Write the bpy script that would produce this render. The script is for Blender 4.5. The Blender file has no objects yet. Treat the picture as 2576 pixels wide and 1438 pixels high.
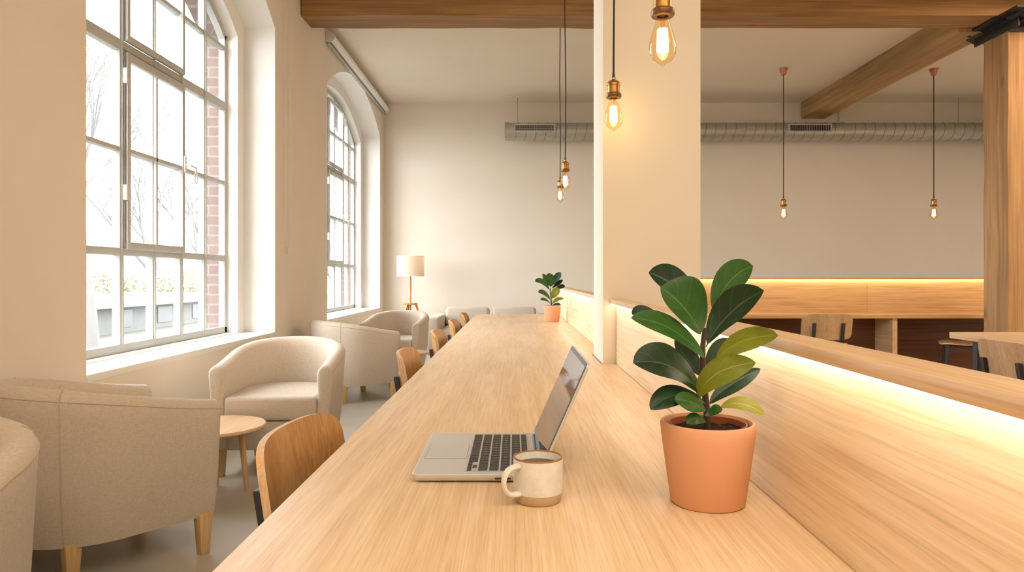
import bpy, bmesh, math, random
from mathutils import Vector, Matrix, noise
random.seed(7)
C = bpy.context.scene.collection
PI = math.pi
F, VX, VY, CAMH = 1760.0, 1295.0, 695.0, 1.08      # focal length in px, horizon point, eye height

def at(px, py, Y):
    return Vector(((px - VX) / F * Y, Y, CAMH - (py - VY) / F * Y))

# ------------------------------------------------------------------ helpers
def link(o): C.objects.link(o); return o

def tag(o, label=None, cat=None, group=None, kind=None):
    if label: o['label'] = label
    if cat: o['category'] = cat
    if group: o['group'] = group
    if kind: o['kind'] = kind
    return o

def empty(name, label, cat, loc=(0, 0, 0), rz=0, group=None, kind=None):
    o = bpy.data.objects.new(name, None); link(o)
    o.location = loc; o.rotation_euler = (0, 0, rz); o.empty_display_size = .1
    return tag(o, label, cat, group, kind)

class MB:
    """collects shapes into one mesh"""
    def __init__(s): s.bm = bmesh.new(); s.m = 0
    def mat(s, i): s.m = i; return s
    def _f(s, fs, smooth=False):
        for f in fs:
            f.material_index = s.m; f.smooth = smooth
    def face(s, pts, smooth=False):
        f = s.bm.faces.new([s.bm.verts.new(p) for p in pts]); s._f([f], smooth); return s
    def box(s, x0, x1, y0, y1, z0, z1, bev=0, seg=2, M=None):
        b = bmesh.new()
        vs = [b.verts.new((x, y, z)) for x in (x0, x1) for y in (y0, y1) for z in (z0, z1)]
        for q in ((0,1,3,2),(4,6,7,5),(0,4,5,1),(2,3,7,6),(0,2,6,4),(1,5,7,3)):
            b.faces.new([vs[i] for i in q])
        if bev: bmesh.ops.bevel(b, geom=b.edges[:], offset=bev, segments=seg, affect='EDGES', profile=.5)
        s._add(b, M, bev > 0); return s
    def prism(s, poly, z0, z1, bev=0, seg=2, M=None, smooth=None, topbev=0):
        b = bmesh.new()
        lo = [b.verts.new((p[0], p[1], z0)) for p in poly]; hi = [b.verts.new((p[0], p[1], z1)) for p in poly]
        n = len(poly)
        b.faces.new(lo[::-1]); b.faces.new(hi)
        for i in range(n): b.faces.new([lo[i], lo[(i+1) % n], hi[(i+1) % n], hi[i]])
        bmesh.ops.recalc_face_normals(b, faces=b.faces[:])
        if bev:
            hs = set(lo + hi)
            es = [e for e in b.edges if (e.verts[0] in lo) == (e.verts[1] in lo)] if smooth else b.edges[:]
            bmesh.ops.bevel(b, geom=es, offset=bev, segments=seg, affect='EDGES', profile=.5)
        s._add(b, M, bool(bev) if smooth is None else smooth); return s
    def taper(s, cx, cy, z0, z1, a0, b0, a1, b1, dx=0, dy=0, bev=0):
        """square section leg: half sizes a0,b0 at z0, a1,b1 at z1 (centre moved by dx,dy at z0)"""
        b = bmesh.new()
        lo = [b.verts.new((cx+dx+i*a0, cy+dy+j*b0, z0)) for i, j in ((-1,-1),(1,-1),(1,1),(-1,1))]
        hi = [b.verts.new((cx+i*a1, cy+j*b1, z1)) for i, j in ((-1,-1),(1,-1),(1,1),(-1,1))]
        b.faces.new(lo[::-1]); b.faces.new(hi)
        for i in range(4): b.faces.new([lo[i], lo[(i+1)%4], hi[(i+1)%4], hi[i]])
        if bev: bmesh.ops.bevel(b, geom=b.edges[:], offset=bev, segments=2, affect='EDGES', profile=.5)
        s._add(b, None, bev > 0); return s
    def lathe(s, prof, n=32, M=None, smooth=True, mats=None):
        b = bmesh.new(); rings = []
        for r, z in prof:
            if r < 1e-6: rings.append([b.verts.new((0, 0, z))])
            else: rings.append([b.verts.new((r*math.cos(2*PI*i/n), r*math.sin(2*PI*i/n), z)) for i in range(n)])
        for k in range(len(rings)-1):
            A, B = rings[k], rings[k+1]; fs = []
            for i in range(n):
                j = (i+1) % n
                if len(A) == 1 and len(B) == 1: continue
                if len(A) == 1: fs.append(b.faces.new([A[0], B[i], B[j]]))
                elif len(B) == 1: fs.append(b.faces.new([A[i], A[j], B[0]]))
                else: fs.append(b.faces.new([A[i], A[j], B[j], B[i]]))
            for f in fs: f.material_index = mats[k] if mats else s.m
        bmesh.ops.recalc_face_normals(b, faces=b.faces[:])
        s._add(b, M, smooth, keep=bool(mats)); return s
    def tube(s, pts, r, n=8, cap=True, smooth=True):
        pts = [Vector(p) for p in pts]; rs = r if isinstance(r, (list, tuple)) else [r]*len(pts)
        b = bmesh.new(); rings = []; ref = None
        for i, p in enumerate(pts):
            t = (pts[min(i+1, len(pts)-1)] - pts[max(i-1, 0)]).normalized()
            if ref is None: ref = t.orthogonal().normalized()
            ref = (ref - t*ref.dot(t)).normalized(); bi = t.cross(ref)
            rings.append([b.verts.new(p + (ref*math.cos(2*PI*k/n) + bi*math.sin(2*PI*k/n))*rs[i]) for k in range(n)])
        for A, B in zip(rings, rings[1:]):
            for k in range(n): b.faces.new([A[k], A[(k+1)%n], B[(k+1)%n], B[k]])
        if cap: b.faces.new(rings[0][::-1]); b.faces.new(rings[-1])
        s._add(b, None, smooth); return s
    def loft(s, rings, closed=True, caps=True, smooth=True, M=None, capbev=0):
        b = bmesh.new(); R = [[b.verts.new(p) for p in r] for r in rings]; n = len(R[0])
        for A, B in zip(R, R[1:]):
            for k in range(n if closed else n-1):
                b.faces.new([A[k], A[(k+1)%n], B[(k+1)%n], B[k]])
        if caps:
            c = [b.faces.new(R[0][::-1]), b.faces.new(R[-1])]
        bmesh.ops.recalc_face_normals(b, faces=b.faces[:])
        if caps and capbev:
            es = [e for f in c for e in f.edges]
            bmesh.ops.bevel(b, geom=es, offset=capbev, segments=3, affect='EDGES', profile=.5)
        s._add(b, M, smooth); return s
    def _add(s, b, M=None, smooth=False, keep=False):
        if M is not None: b.transform(M)
        for f in b.faces:
            if not keep: f.material_index = s.m
            f.smooth = smooth
        me = bpy.data.meshes.new('tmp'); b.to_mesh(me); b.free(); s.bm.from_mesh(me); bpy.data.meshes.remove(me)
    def build(s, name, mats, parent=None, sharp=35):
        me = bpy.data.meshes.new(name)
        bmesh.ops.remove_doubles(s.bm, verts=s.bm.verts[:], dist=1e-6)
        s.bm.to_mesh(me); s.bm.free()
        if not isinstance(mats, (list, tuple)): mats = [mats]
        for m in mats: me.materials.append(m)
        if sharp: me.set_sharp_from_angle(angle=math.radians(sharp))
        o = bpy.data.objects.new(name, me); link(o)
        if parent: o.parent = parent
        return o

def copy_tree(o, parent=None):
    c = o.copy(); C.objects.link(c)
    if parent: c.parent = parent
    for ch in o.children: copy_tree(ch, c)
    return c

# ------------------------------------------------------------------ materials
def srgb(r, g, b):
    f = lambda v: (v/255/12.92) if v/255 <= .04045 else ((v/255+.055)/1.055)**2.4
    return (f(r), f(g), f(b), 1)

class NT:
    def __init__(s, name):
        s.mat = bpy.data.materials.new(name); s.mat.use_nodes = True
        s.t = s.mat.node_tree; s.t.nodes.clear()
        s.out = s.n('ShaderNodeOutputMaterial')
    def n(s, typ, **kw):
        nd = s.t.nodes.new(typ)
        for k, v in kw.items():
            if k in nd.inputs.keys() if False else False: pass
            setattr(nd, k, v)
        return nd
    def l(s, a, b): s.t.links.new(a, b)
    def bsdf(s, col=None, rough=.5, spec=.5, metal=0):
        b = s.n('ShaderNodeBsdfPrincipled')
        if col is not None: b.inputs['Base Color'].default_value = col
        b.inputs['Roughness'].default_value = rough; b.inputs['Metallic'].default_value = metal
        b.inputs['Specular IOR Level'].default_value = spec
        s.l(b.outputs[0], s.out.inputs[0]); s.b = b; return b
    def coord(s, scale=(1,1,1), rot=(0,0,0), kind='Object'):
        tc = s.n('ShaderNodeTexCoord'); mp = s.n('ShaderNodeMapping')
        mp.inputs['Scale'].default_value = scale; mp.inputs['Rotation'].default_value = rot
        s.l(tc.outputs[kind], mp.inputs[0]); return mp.outputs[0]
    def noise(s, v, scale=1, detail=4, rough=.6, dist=0):
        n = s.n('ShaderNodeTexNoise'); n.inputs['Scale'].default_value = scale; n.inputs['Detail'].default_value = detail
        n.inputs['Roughness'].default_value = rough; n.inputs['Distortion'].default_value = dist
        s.l(v, n.inputs['Vector']); return n.outputs[0]
    def ramp(s, v, stops):
        r = s.n('ShaderNodeValToRGB'); e = r.color_ramp.elements
        while len(e) < len(stops): e.new(.5)
        for i, (p, c) in enumerate(stops):
            e[i].position = p; e[i].color = c if len(c) == 4 else (*c, 1)
        s.l(v, r.inputs[0]); return r.outputs[0]
    def mix(s, f, a, b, mode='MIX'):
        m = s.n('ShaderNodeMix', data_type='RGBA', blend_type=mode)
        for inp, v in ((m.inputs['Factor'], f), (m.inputs[6], a), (m.inputs[7], b)):
            if hasattr(v, 'is_linked') or hasattr(v, 'links'): s.l(v, inp)
            else: inp.default_value = v
        return m.outputs[2]
    def math(s, op, a, b=0.0):
        m = s.n('ShaderNodeMath', operation=op)
        for i, v in enumerate((a, b)):
            if hasattr(v, 'links'): s.l(v, m.inputs[i])
            else: m.inputs[i].default_value = v
        return m.outputs[0]
    def bump(s, h, strength=.2, dist=.01):
        b = s.n('ShaderNodeBump'); b.inputs['Strength'].default_value = strength; b.inputs['Distance'].default_value = dist
        s.l(h, b.inputs['Height']); s.l(b.outputs[0], s.b.inputs['Normal'])

def plain(name, col, rough=.5, metal=0, spec=.5, var=.04, vscale=6):
    m = NT(name); m.bsdf(col, rough, spec, metal)
    n = m.noise(m.coord(), vscale, 2)
    d = tuple(max(0, c*(1-var*2)) for c in col[:3]) + (1,); l_ = tuple(min(1, c*(1+var*2)) for c in col[:3]) + (1,)
    m.l(m.ramp(n, [(.3, d), (.7, l_)]), m.b.inputs['Base Color'])
    return m.mat

def paint(name, col, var=.015):
    m = NT(name); m.bsdf(col, .75, .25)
    v = m.coord(); n = m.noise(v, 1.3, 3)
    d = tuple(c*(1-var*2) for c in col[:3]) + (1,); h = tuple(min(1, c*(1+var)) for c in col[:3]) + (1,)
    m.l(m.ramp(n, [(.3, d), (.7, h)]), m.b.inputs['Base Color'])
    return m.mat

def wood(name, lo, mid, hi, axis='Y', fine=120, rough=.42, contrast=1.0, knots=False, planks=None, spec=.35, bumpy=.05, cathedral=False, pore=.24):
    m = NT(name); m.bsdf(mid, rough, spec)
    k = {'X': 0, 'Y': 1, 'Z': 2}[axis]
    def sc(a, along): t = [a]*3; t[k] = along; return tuple(t)
    f1 = m.noise(m.coord(sc(fine, fine*.028)), 1, 3, .65, .3)
    f2 = m.noise(m.coord(sc(fine*.11, fine*.009)), 1, 2, .5, .8)
    w = .5*contrast
    mixv = m.math('ADD', m.math('MULTIPLY', f1, .55), m.math('MULTIPLY', f2, .45))
    if cathedral:
        wv = m.n('ShaderNodeTexWave', wave_type='RINGS', rings_direction='SPHERICAL'); wv.inputs['Scale'].default_value = 5
        wv.inputs['Distortion'].default_value = 3; wv.inputs['Detail'].default_value = 3
        m.l(m.coord(sc(2.6, .28)), wv.inputs[0])
        mixv = m.math('ADD', m.math('MULTIPLY', mixv, .72), m.math('MULTIPLY', wv.outputs[1], .26))
    col = m.ramp(mixv, [(.5-.24*w*2*.5-.08, lo), (.5, mid), (.5+.22*w*2*.5+.04, hi)])
    pr = m.noise(m.coord(sc(fine*2.6, fine*.05)), 1, 1, .6)
    col = m.mix(m.ramp(pr, [(.52, (0,0,0,1)), (.68, (pore,pore,pore,1))]), col, tuple(c*.55 for c in lo[:3]) + (1,))
    if planks:
        pl, pw = planks
        br = m.n('ShaderNodeTexBrick'); br.offset = .37
        br.inputs['Scale'].default_value = 1; br.inputs['Brick Width'].default_value = pl; br.inputs['Row Height'].default_value = pw
        br.inputs['Mortar Size'].default_value = .0012; br.inputs['Mortar Smooth'].default_value = .3
        br.inputs['Color1'].default_value = (.86, .86, .86, 1); br.inputs['Color2'].default_value = (1, 1, 1, 1)
        br.inputs['Mortar'].default_value = (.78, .76, .74, 1)
        m.l(m.coord((1, 1, 1), (0, 0, PI/2 if axis == 'Y' else 0)), br.inputs[0])
        col = m.mix(.55, col, br.outputs[0], 'MULTIPLY')
    if knots:
        vo = m.n('ShaderNodeTexVoronoi'); vo.inputs['Scale'].default_value = 1
        m.l(m.coord(sc(3.2, 1.3)), vo.inputs[0])
        kn = m.ramp(vo.outputs['Distance'], [(.03, (1,1,1,1)), (.12, (0,0,0,1))])
        col = m.mix(m.math('MULTIPLY', kn, .7), col, tuple(c*.35 for c in lo[:3]) + (1,))
        big = m.noise(m.coord(sc(2.2, .5)), 1, 4)
        col = m.mix(m.ramp(big, [(.4, (0,0,0,1)), (.75, (.6,.6,.6,1))]), col, tuple(c*.7 for c in lo[:3]) + (1,))
    m.l(col, m.b.inputs['Base Color'])
    m.bump(f1, bumpy, .004)
    return m.mat

def emit(name, col, strength):
    m = NT(name); e = m.n('ShaderNodeEmission'); e.inputs[0].default_value = col; e.inputs[1].default_value = strength
    m.l(e.outputs[0], m.out.inputs[0]); return m.mat

def thin_glass(name, tint=(1, 1, 1, 1), refl=.04, rough=.0):
    m = NT(name); t = m.n('ShaderNodeBsdfTransparent'); t.inputs[0].default_value = tint
    g = m.n('ShaderNodeBsdfGlossy'); g.inputs['Roughness'].default_value = rough
    lw = m.n('ShaderNodeLayerWeight'); lw.inputs[0].default_value = .5
    mx = m.n('ShaderNodeMixShader')
    m.l(m.math('ADD', m.math('MULTIPLY', m.math('POWER', lw.outputs['Facing'], 4.0), .6), refl), mx.inputs[0]); m.l(t.outputs[0], mx.inputs[1]); m.l(g.outputs[0], mx.inputs[2])
    m.l(mx.outputs[0], m.out.inputs[0]); return m.mat

def fabric(name, c0, c1):
    m = NT(name); m.bsdf(c0, .9, .15)
    m.b.inputs['Sheen Weight'].default_value = .25; m.b.inputs['Sheen Roughness'].default_value = .5
    v = m.coord()
    n1 = m.noise(v, 420, 2, .7); n2 = m.noise(m.coord((60, 60, 420)), 1, 1); n3 = m.noise(m.coord((420, 420, 60)), 1, 1)
    mixv = m.math('ADD', m.math('MULTIPLY', n1, .34), m.math('ADD', m.math('MULTIPLY', n2, .33), m.math('MULTIPLY', n3, .33)))
    m.l(m.ramp(mixv, [(.38, c1), (.62, c0)]), m.b.inputs['Base Color'])
    m.bump(mixv, .15, .002)
    return m.mat

WALL = paint('cream_paint', srgb(242, 231, 215))
WHITE = paint('white_paint', srgb(247, 244, 238))
CEIL = paint('ceiling_paint', srgb(240, 226, 208))
OAK = wood('light_oak', srgb(210, 174, 130), srgb(228, 196, 154), srgb(238, 211, 175), 'Y', 170, .4, .9, planks=(1.6, .185))
OAKP = wood('light_oak_panel', srgb(208, 170, 126), srgb(234, 202, 160), srgb(243, 216, 180), 'Y', 100, .42, 1.1, pore=.26)
OAKX = wood('warm_oak_panel', srgb(176, 130, 80), srgb(212, 168, 114), srgb(224, 184, 132), 'X', 60, .42, 1.0)
OAKT = wood('oak_top_plain', srgb(196, 156, 112), srgb(220, 182, 138), srgb(232, 200, 160), 'Y', 120, .4)
PLY = wood('oak_veneer_back', srgb(150, 104, 56), srgb(186, 136, 80), srgb(202, 154, 98), 'Z', 110, .4)
PLYG = wood('grey_oak_veneer', srgb(150, 118, 84), srgb(184, 148, 108), srgb(200, 164, 124), 'Z', 110, .45)
PLYEDGE = wood('plywood_edge', srgb(176, 128, 80), srgb(222, 180, 132), srgb(240, 206, 164), 'Z', 330, .5, 1.5)
LEGW = wood('oak_leg', srgb(188, 146, 94), srgb(208, 168, 114), srgb(220, 182, 130), 'Z', 90, .45, pore=.15)
TEAK = wood('lamp_wood', srgb(160, 96, 48), srgb(192, 124, 68), srgb(208, 144, 86), 'Z', 90, .45)
BEAMX = wood('old_beam_x', srgb(118, 82, 46), srgb(166, 122, 74), srgb(194, 154, 106), 'X', 26, .7, 1.2, knots=True, bumpy=.4)
BEAMY = wood('old_beam_y', srgb(132, 96, 60), srgb(184, 144, 96), srgb(206, 168, 122), 'Y', 26, .7, 1.2, knots=True, bumpy=.4)
POSTZ = wood('old_post_z', srgb(126, 90, 56), srgb(178, 136, 90), srgb(202, 162, 116), 'Z', 26, .7, 1.2, knots=True, bumpy=.4)
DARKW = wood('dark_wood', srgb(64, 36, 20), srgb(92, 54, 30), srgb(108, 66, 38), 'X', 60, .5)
LINEN = fabric('linen_upholstery', srgb(214, 200, 182), srgb(192, 176, 156))
SOFAF = fabric('sofa_fabric', srgb(206, 194, 178), srgb(182, 168, 150))
SEAM = plain('seam_thread', srgb(196, 172, 142), .9)
BLACK = plain('black_metal', srgb(30, 30, 34), .45, .0, .5)
IRON = plain('black_iron', srgb(26, 24, 24), .5, .3)
BRASS = plain('aged_brass', srgb(176, 128, 66), .28, 1.0, .5, .12, 60)
BRASSD = plain('dark_brass', srgb(122, 92, 62), .4, .9, .5, .15, 80)
COPPER = plain('copper', srgb(190, 124, 88), .35, .5)
CORD = plain('black_cord', srgb(34, 26, 22), .7)
CORDB = plain('brown_cord', srgb(64, 44, 32), .7)
FRAME = plain('window_frame_paint', srgb(188, 189, 184), .5)
FRAMED = plain('window_gap_dark', srgb(128, 122, 116), .6)
PANE = thin_glass('window_glass', (.97, .985, .98, 1), .05)
BULBG = thin_glass('amber_bulb_glass', (1.0, .89, .69, 1), .05)
FIL = emit('glowing_filament', (1, .72, .34, 1), 26)
LED = emit('led_strip_light', (1, .87, .68, 1), 21)
LED2 = emit('led_strip_far', (1, .74, .42, 1), 22)
GALV = None
TERRA = plain('terracotta', srgb(222, 162, 124), .72, 0, .25, .03, 4)
TERRAD = plain('nursery_pot', srgb(150, 74, 40), .6)
PLASTIC = plain('white_plastic', srgb(232, 226, 216), .4)
ALU = plain('aluminium', srgb(206, 206, 208), .38, .35, .5, .01)
ALUD = plain('aluminium_dark', srgb(150, 148, 146), .4, .3)  # darker grey for the trackpad edge and grille louvres
KEY = plain('key_black', srgb(34, 31, 30), .5)
KEYBED = plain('key_well', srgb(190, 188, 186), .4, .3)
LEGEND = plain('key_legend', srgb(214, 210, 204), .6)
COFFEE = plain('coffee', srgb(42, 25, 9), .15, 0, .18)

def make_galv():
    m = NT('galvanised_steel'); m.bsdf(srgb(176, 172, 164), .38, .5, .55)
    n = m.noise(m.coord((3, 30, 30)), 1, 3)
    m.l(m.ramp(n, [(.3, srgb(168, 166, 158)), (.7, srgb(188, 185, 176))]), m.b.inputs['Base Color'])
    return m.mat
GALV = make_galv()

SEAMG = plain('seam_steel', srgb(120, 118, 112), .45, .3)
GRILLE = plain('grille_steel', srgb(196, 190, 180), .45, .2)
def make_floor():
    m = NT('polished_concrete'); m.bsdf(srgb(186, 178, 164), .32, .4)
    n = m.noise(m.coord(), .9, 4, .6, .4)
    m.l(m.ramp(n, [(.3, srgb(168, 160, 146)), (.7, srgb(196, 188, 174))]), m.b.inputs['Base Color'])
    return m.mat
FLOORM = make_floor()

def make_brick():
    m = NT('red_brick'); m.bsdf(srgb(170, 110, 92), .85, .2)
    tc = m.n('ShaderNodeTexCoord'); sx = m.n('ShaderNodeSeparateXYZ'); cx = m.n('ShaderNodeCombineXYZ')
    m.l(tc.outputs['Object'], sx.inputs[0])
    m.l(m.math('ADD', sx.outputs[0], sx.outputs[1]), cx.inputs[0]); m.l(sx.outputs[2], cx.inputs[1])
    br = m.n('ShaderNodeTexBrick'); br.inputs['Scale'].default_value = 1
    br.inputs['Brick Width'].default_value = .23; br.inputs['Row Height'].default_value = .078; br.inputs['Mortar Size'].default_value = .007
    br.inputs['Color1'].default_value = srgb(124, 102, 96); br.inputs['Color2'].default_value = srgb(114, 94, 90); br.inputs['Mortar'].default_value = srgb(134, 124, 118)
    m.l(cx.outputs[0], br.inputs[0]); m.l(br.outputs[0], m.b.inputs['Base Color'])
    return m.mat
BRICK = make_brick()

def make_soil():
    m = NT('potting_soil'); m.bsdf(srgb(48, 28, 16), .95, .1)
    n = m.noise(m.coord(), 130, 5)
    m.l(m.ramp(n, [(.35, srgb(24, 13, 7)), (.6, srgb(66, 42, 24)), (.75, srgb(104, 72, 44))]), m.b.inputs['Base Color'])
    m.bump(n, .8, .01); return m.mat
SOIL = make_soil()

def make_leaf(name, c_dark, c_light, trans=.25):
    m = NT(name); m.bsdf(c_light, .4, .25)
    uv = m.n('ShaderNodeUVMap'); uv.uv_map = 'UVMap'; sp = m.n('ShaderNodeSeparateXYZ'); m.l(uv.outputs[0], sp.inputs[0])
    u = m.math('ABSOLUTE', m.math('SUBTRACT', sp.outputs[0], .5)); v = sp.outputs[1]
    mid = m.math('LESS_THAN', u, .018)
    lat = m.math('FRACT', m.math('SUBTRACT', m.math('MULTIPLY', v, 5.0), m.math('MULTIPLY', u, 2.6)))
    latd = m.math('ABSOLUTE', m.math('SUBTRACT', lat, .5))
    latm = m.math('MULTIPLY', m.math('LESS_THAN', latd, .022), .4)
    vein = m.math('MAXIMUM', m.math('MULTIPLY', mid, .8), latm)
    n = m.noise(m.coord(), 22, 4)
    base = m.ramp(n, [(.3, c_dark), (.7, c_light)])
    col = m.mix(vein, base, tuple(min(1, c*2.0+.03) for c in c_light[:3]) + (1,))
    m.l(col, m.b.inputs['Base Color'])
    m.bump(m.math('MULTIPLY', latd, -1.0), .08, .003)
    tr = m.n('ShaderNodeBsdfTranslucent'); tr.inputs[0].default_value = tuple(min(1, c*1.8+.02) for c in c_light[:3]) + (1,)
    mx = m.n('ShaderNodeMixShader'); mx.inputs[0].default_value = trans
    m.l(m.b.outputs[0], mx.inputs[1]); m.l(tr.outputs[0], mx.inputs[2]); m.l(mx.outputs[0], m.out.inputs[0])
    return m.mat
LEAFD = make_leaf('leaf_dark_green', srgb(14, 34, 17), srgb(26, 54, 24), .08)
LEAFM = make_leaf('leaf_mid_green', srgb(26, 62, 16), srgb(44, 86, 24), .2)
LEAFL = make_leaf('leaf_led_lit_green', srgb(70, 88, 16), srgb(106, 116, 26), .3)  # LED light shining through the leaf is put into its colour
LEAFY = make_leaf('leaf_pale_yellow', srgb(132, 138, 52), srgb(172, 172, 84), .3)
STEM = plain('stem_bark', srgb(54, 36, 24), .8)

def make_mug():
    m = NT('speckled_glaze'); m.bsdf(srgb(226, 216, 198), .22, .5)
    n = m.noise(m.coord(), 420, 2); s = m.ramp(n, [(.66, (0,0,0,1)), (.72, (1,1,1,1))])
    n2 = m.noise(m.coord(), 40, 4)
    base = m.ramp(n2, [(.3, srgb(208, 204, 194)), (.7, srgb(226, 223, 215))])
    m.l(m.mix(m.math('MULTIPLY', s, .5), base, srgb(120, 84, 52)), m.b.inputs['Base Color']); return m.mat
MUGG = make_mug()
MUGB = plain('unglazed_clay', srgb(182, 156, 124), .8)
MUGR = plain('brown_rim', srgb(150, 98, 58), .35)

def make_screen():
    m = NT('dark_glossy_screen'); m.bsdf(srgb(70, 62, 58), .06, .5, .0)
    g = m.n('ShaderNodeBsdfGlossy'); g.inputs[0].default_value = srgb(186, 184, 192); g.inputs['Roughness'].default_value = .03
    mx = m.n('ShaderNodeMixShader'); mx.inputs[0].default_value = .62
    m.l(m.b.outputs[0], mx.inputs[1]); m.l(g.outputs[0], mx.inputs[2]); m.l(mx.outputs[0], m.out.inputs[0]); return m.mat
SCREEN = make_screen()

def make_shade():
    m = NT('linen_lampshade'); m.bsdf(srgb(248, 242, 230), .9, .1)
    tr = m.n('ShaderNodeBsdfTranslucent'); tr.inputs[0].default_value = srgb(250, 234, 210)
    mx = m.n('ShaderNodeMixShader'); mx.inputs[0].default_value = .5
    m.l(m.b.outputs[0], mx.inputs[1]); m.l(tr.outputs[0], mx.inputs[2]); m.l(mx.outputs[0], m.out.inputs[0]); return m.mat
SHADE = make_shade()

# ------------------------------------------------------------------ room shell
XL, XR, YB, YF, ZC = -1.95, 7.2, 10.4, -2.6, 3.66
XFR = -2.31                                               # window frame plane
WINS = [(3.184, 5.69), (7.27, 10.12)]
OPEN = WINS
SILL, SPR, RISE = .624, 3.10, .41

def arch(y0, y1, spr, rise, n=22):
    c = (y0+y1)/2; h = (y1-y0)/2; R = (h*h+rise*rise)/(2*rise)
    out = []
    for i in range(n+1):
        y = y0 + (y1-y0)*i/n
        out.append((y, spr + math.sqrt(max(0, R*R-(y-c)**2)) - (R-rise)))
    return out

def wall_layer(mb, x0, x1, openings, zlo, zhi, ylo, yhi, rev=None):
    """solid wall slab between x0 (outside) and x1 (room side) with arched openings (y0,y1,sill,spr,rise)"""
    def quad(yz):
        mb.face([(x1, y, z) for y, z in yz]); mb.face([(x0, y, z) for y, z in yz[::-1]])
    y = ylo
    for (a, b, sl, sp, ri) in openings:
        quad([(y, zlo), (a, zlo), (a, zhi), (y, zhi)]); quad([(a, zlo), (b, zlo), (b, sl), (a, sl)])
        ar = arch(a, b, sp, ri)
        for p, q in zip(ar, ar[1:]): quad([p, q, (q[0], zhi), (p[0], zhi)])
        loop = [(a, sl), (b, sl)] + ar[::-1]
        for p, q in zip(loop, loop[1:] + loop[:1]):
            k = mb.m; mb.m = rev if rev is not None else k
            mb.face([(x1, *p), (x0, *p), (x0, *q), (x1, *q)]); mb.m = k
        y = b
    quad([(y, zlo), (yhi, zlo), (yhi, zhi), (y, zhi)])
    for yy in (ylo, yhi): mb.face([(x0, yy, zlo), (x1, yy, zlo), (x1, yy, zhi), (x0, yy, zhi)])
    for zz in (zlo, zhi): mb.face([(x0, ylo, zz), (x1, ylo, zz), (x1, yhi, zz), (x0, yhi, zz)])

INN = .135
mb = MB()
wall_layer(mb, -2.2, XL, [(a, b, SILL, SPR, RISE) for a, b in OPEN], 0, ZC+.1, YF-.2, YB+.2, 2)
inner = [(a+INN, b-INN, SILL+.012, SPR-.115, RISE-.02) for a, b in OPEN]
mb.mat(2); wall_layer(mb, -2.34, -2.2, inner, 0, ZC+.1, YF-.2, YB+.2, 2)
mb.mat(1)
wall_layer(mb, -2.475, -2.34, [(a+.03, b-.03, SILL-.02, sp-.03, ri) for a, b, s_, sp, ri in inner], -1.0, ZC+.1, YF-.2, YB+.2)
o = mb.build('wall_left', [WALL, BRICK, WHITE]); tag(o, 'cream plastered wall with arched window openings on the left', 'wall', kind='structure')

o = MB().box(XL-.25, XR+.2, YB, YB+.2, 0, ZC+.1).build('wall_back', WALL); tag(o, 'plain cream wall at the far end of the room', 'wall', kind='structure')
o = MB().box(XR, XR+.2, YF, YB, 0, ZC+.1).build('wall_right', WALL); tag(o, 'cream wall on the right side of the room', 'wall', kind='structure')
o = MB().box(XL-.25, XR+.2, YF-.2, YF, 0, ZC+.1).build('wall_front', WALL); tag(o, 'cream wall behind the viewpoint', 'wall', kind='structure')
o = MB().box(XL, XR+.2, YF-.2, YB+.2, -.12, 0).build('floor', FLOORM); tag(o, 'grey polished concrete floor', 'floor', kind='structure')
o = MB().box(XL-.25, XR+.2, YF-.2, YB+.2, ZC, ZC+.12).build('ceiling', CEIL); tag(o, 'flat cream plastered ceiling', 'ceiling', kind='structure')

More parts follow.
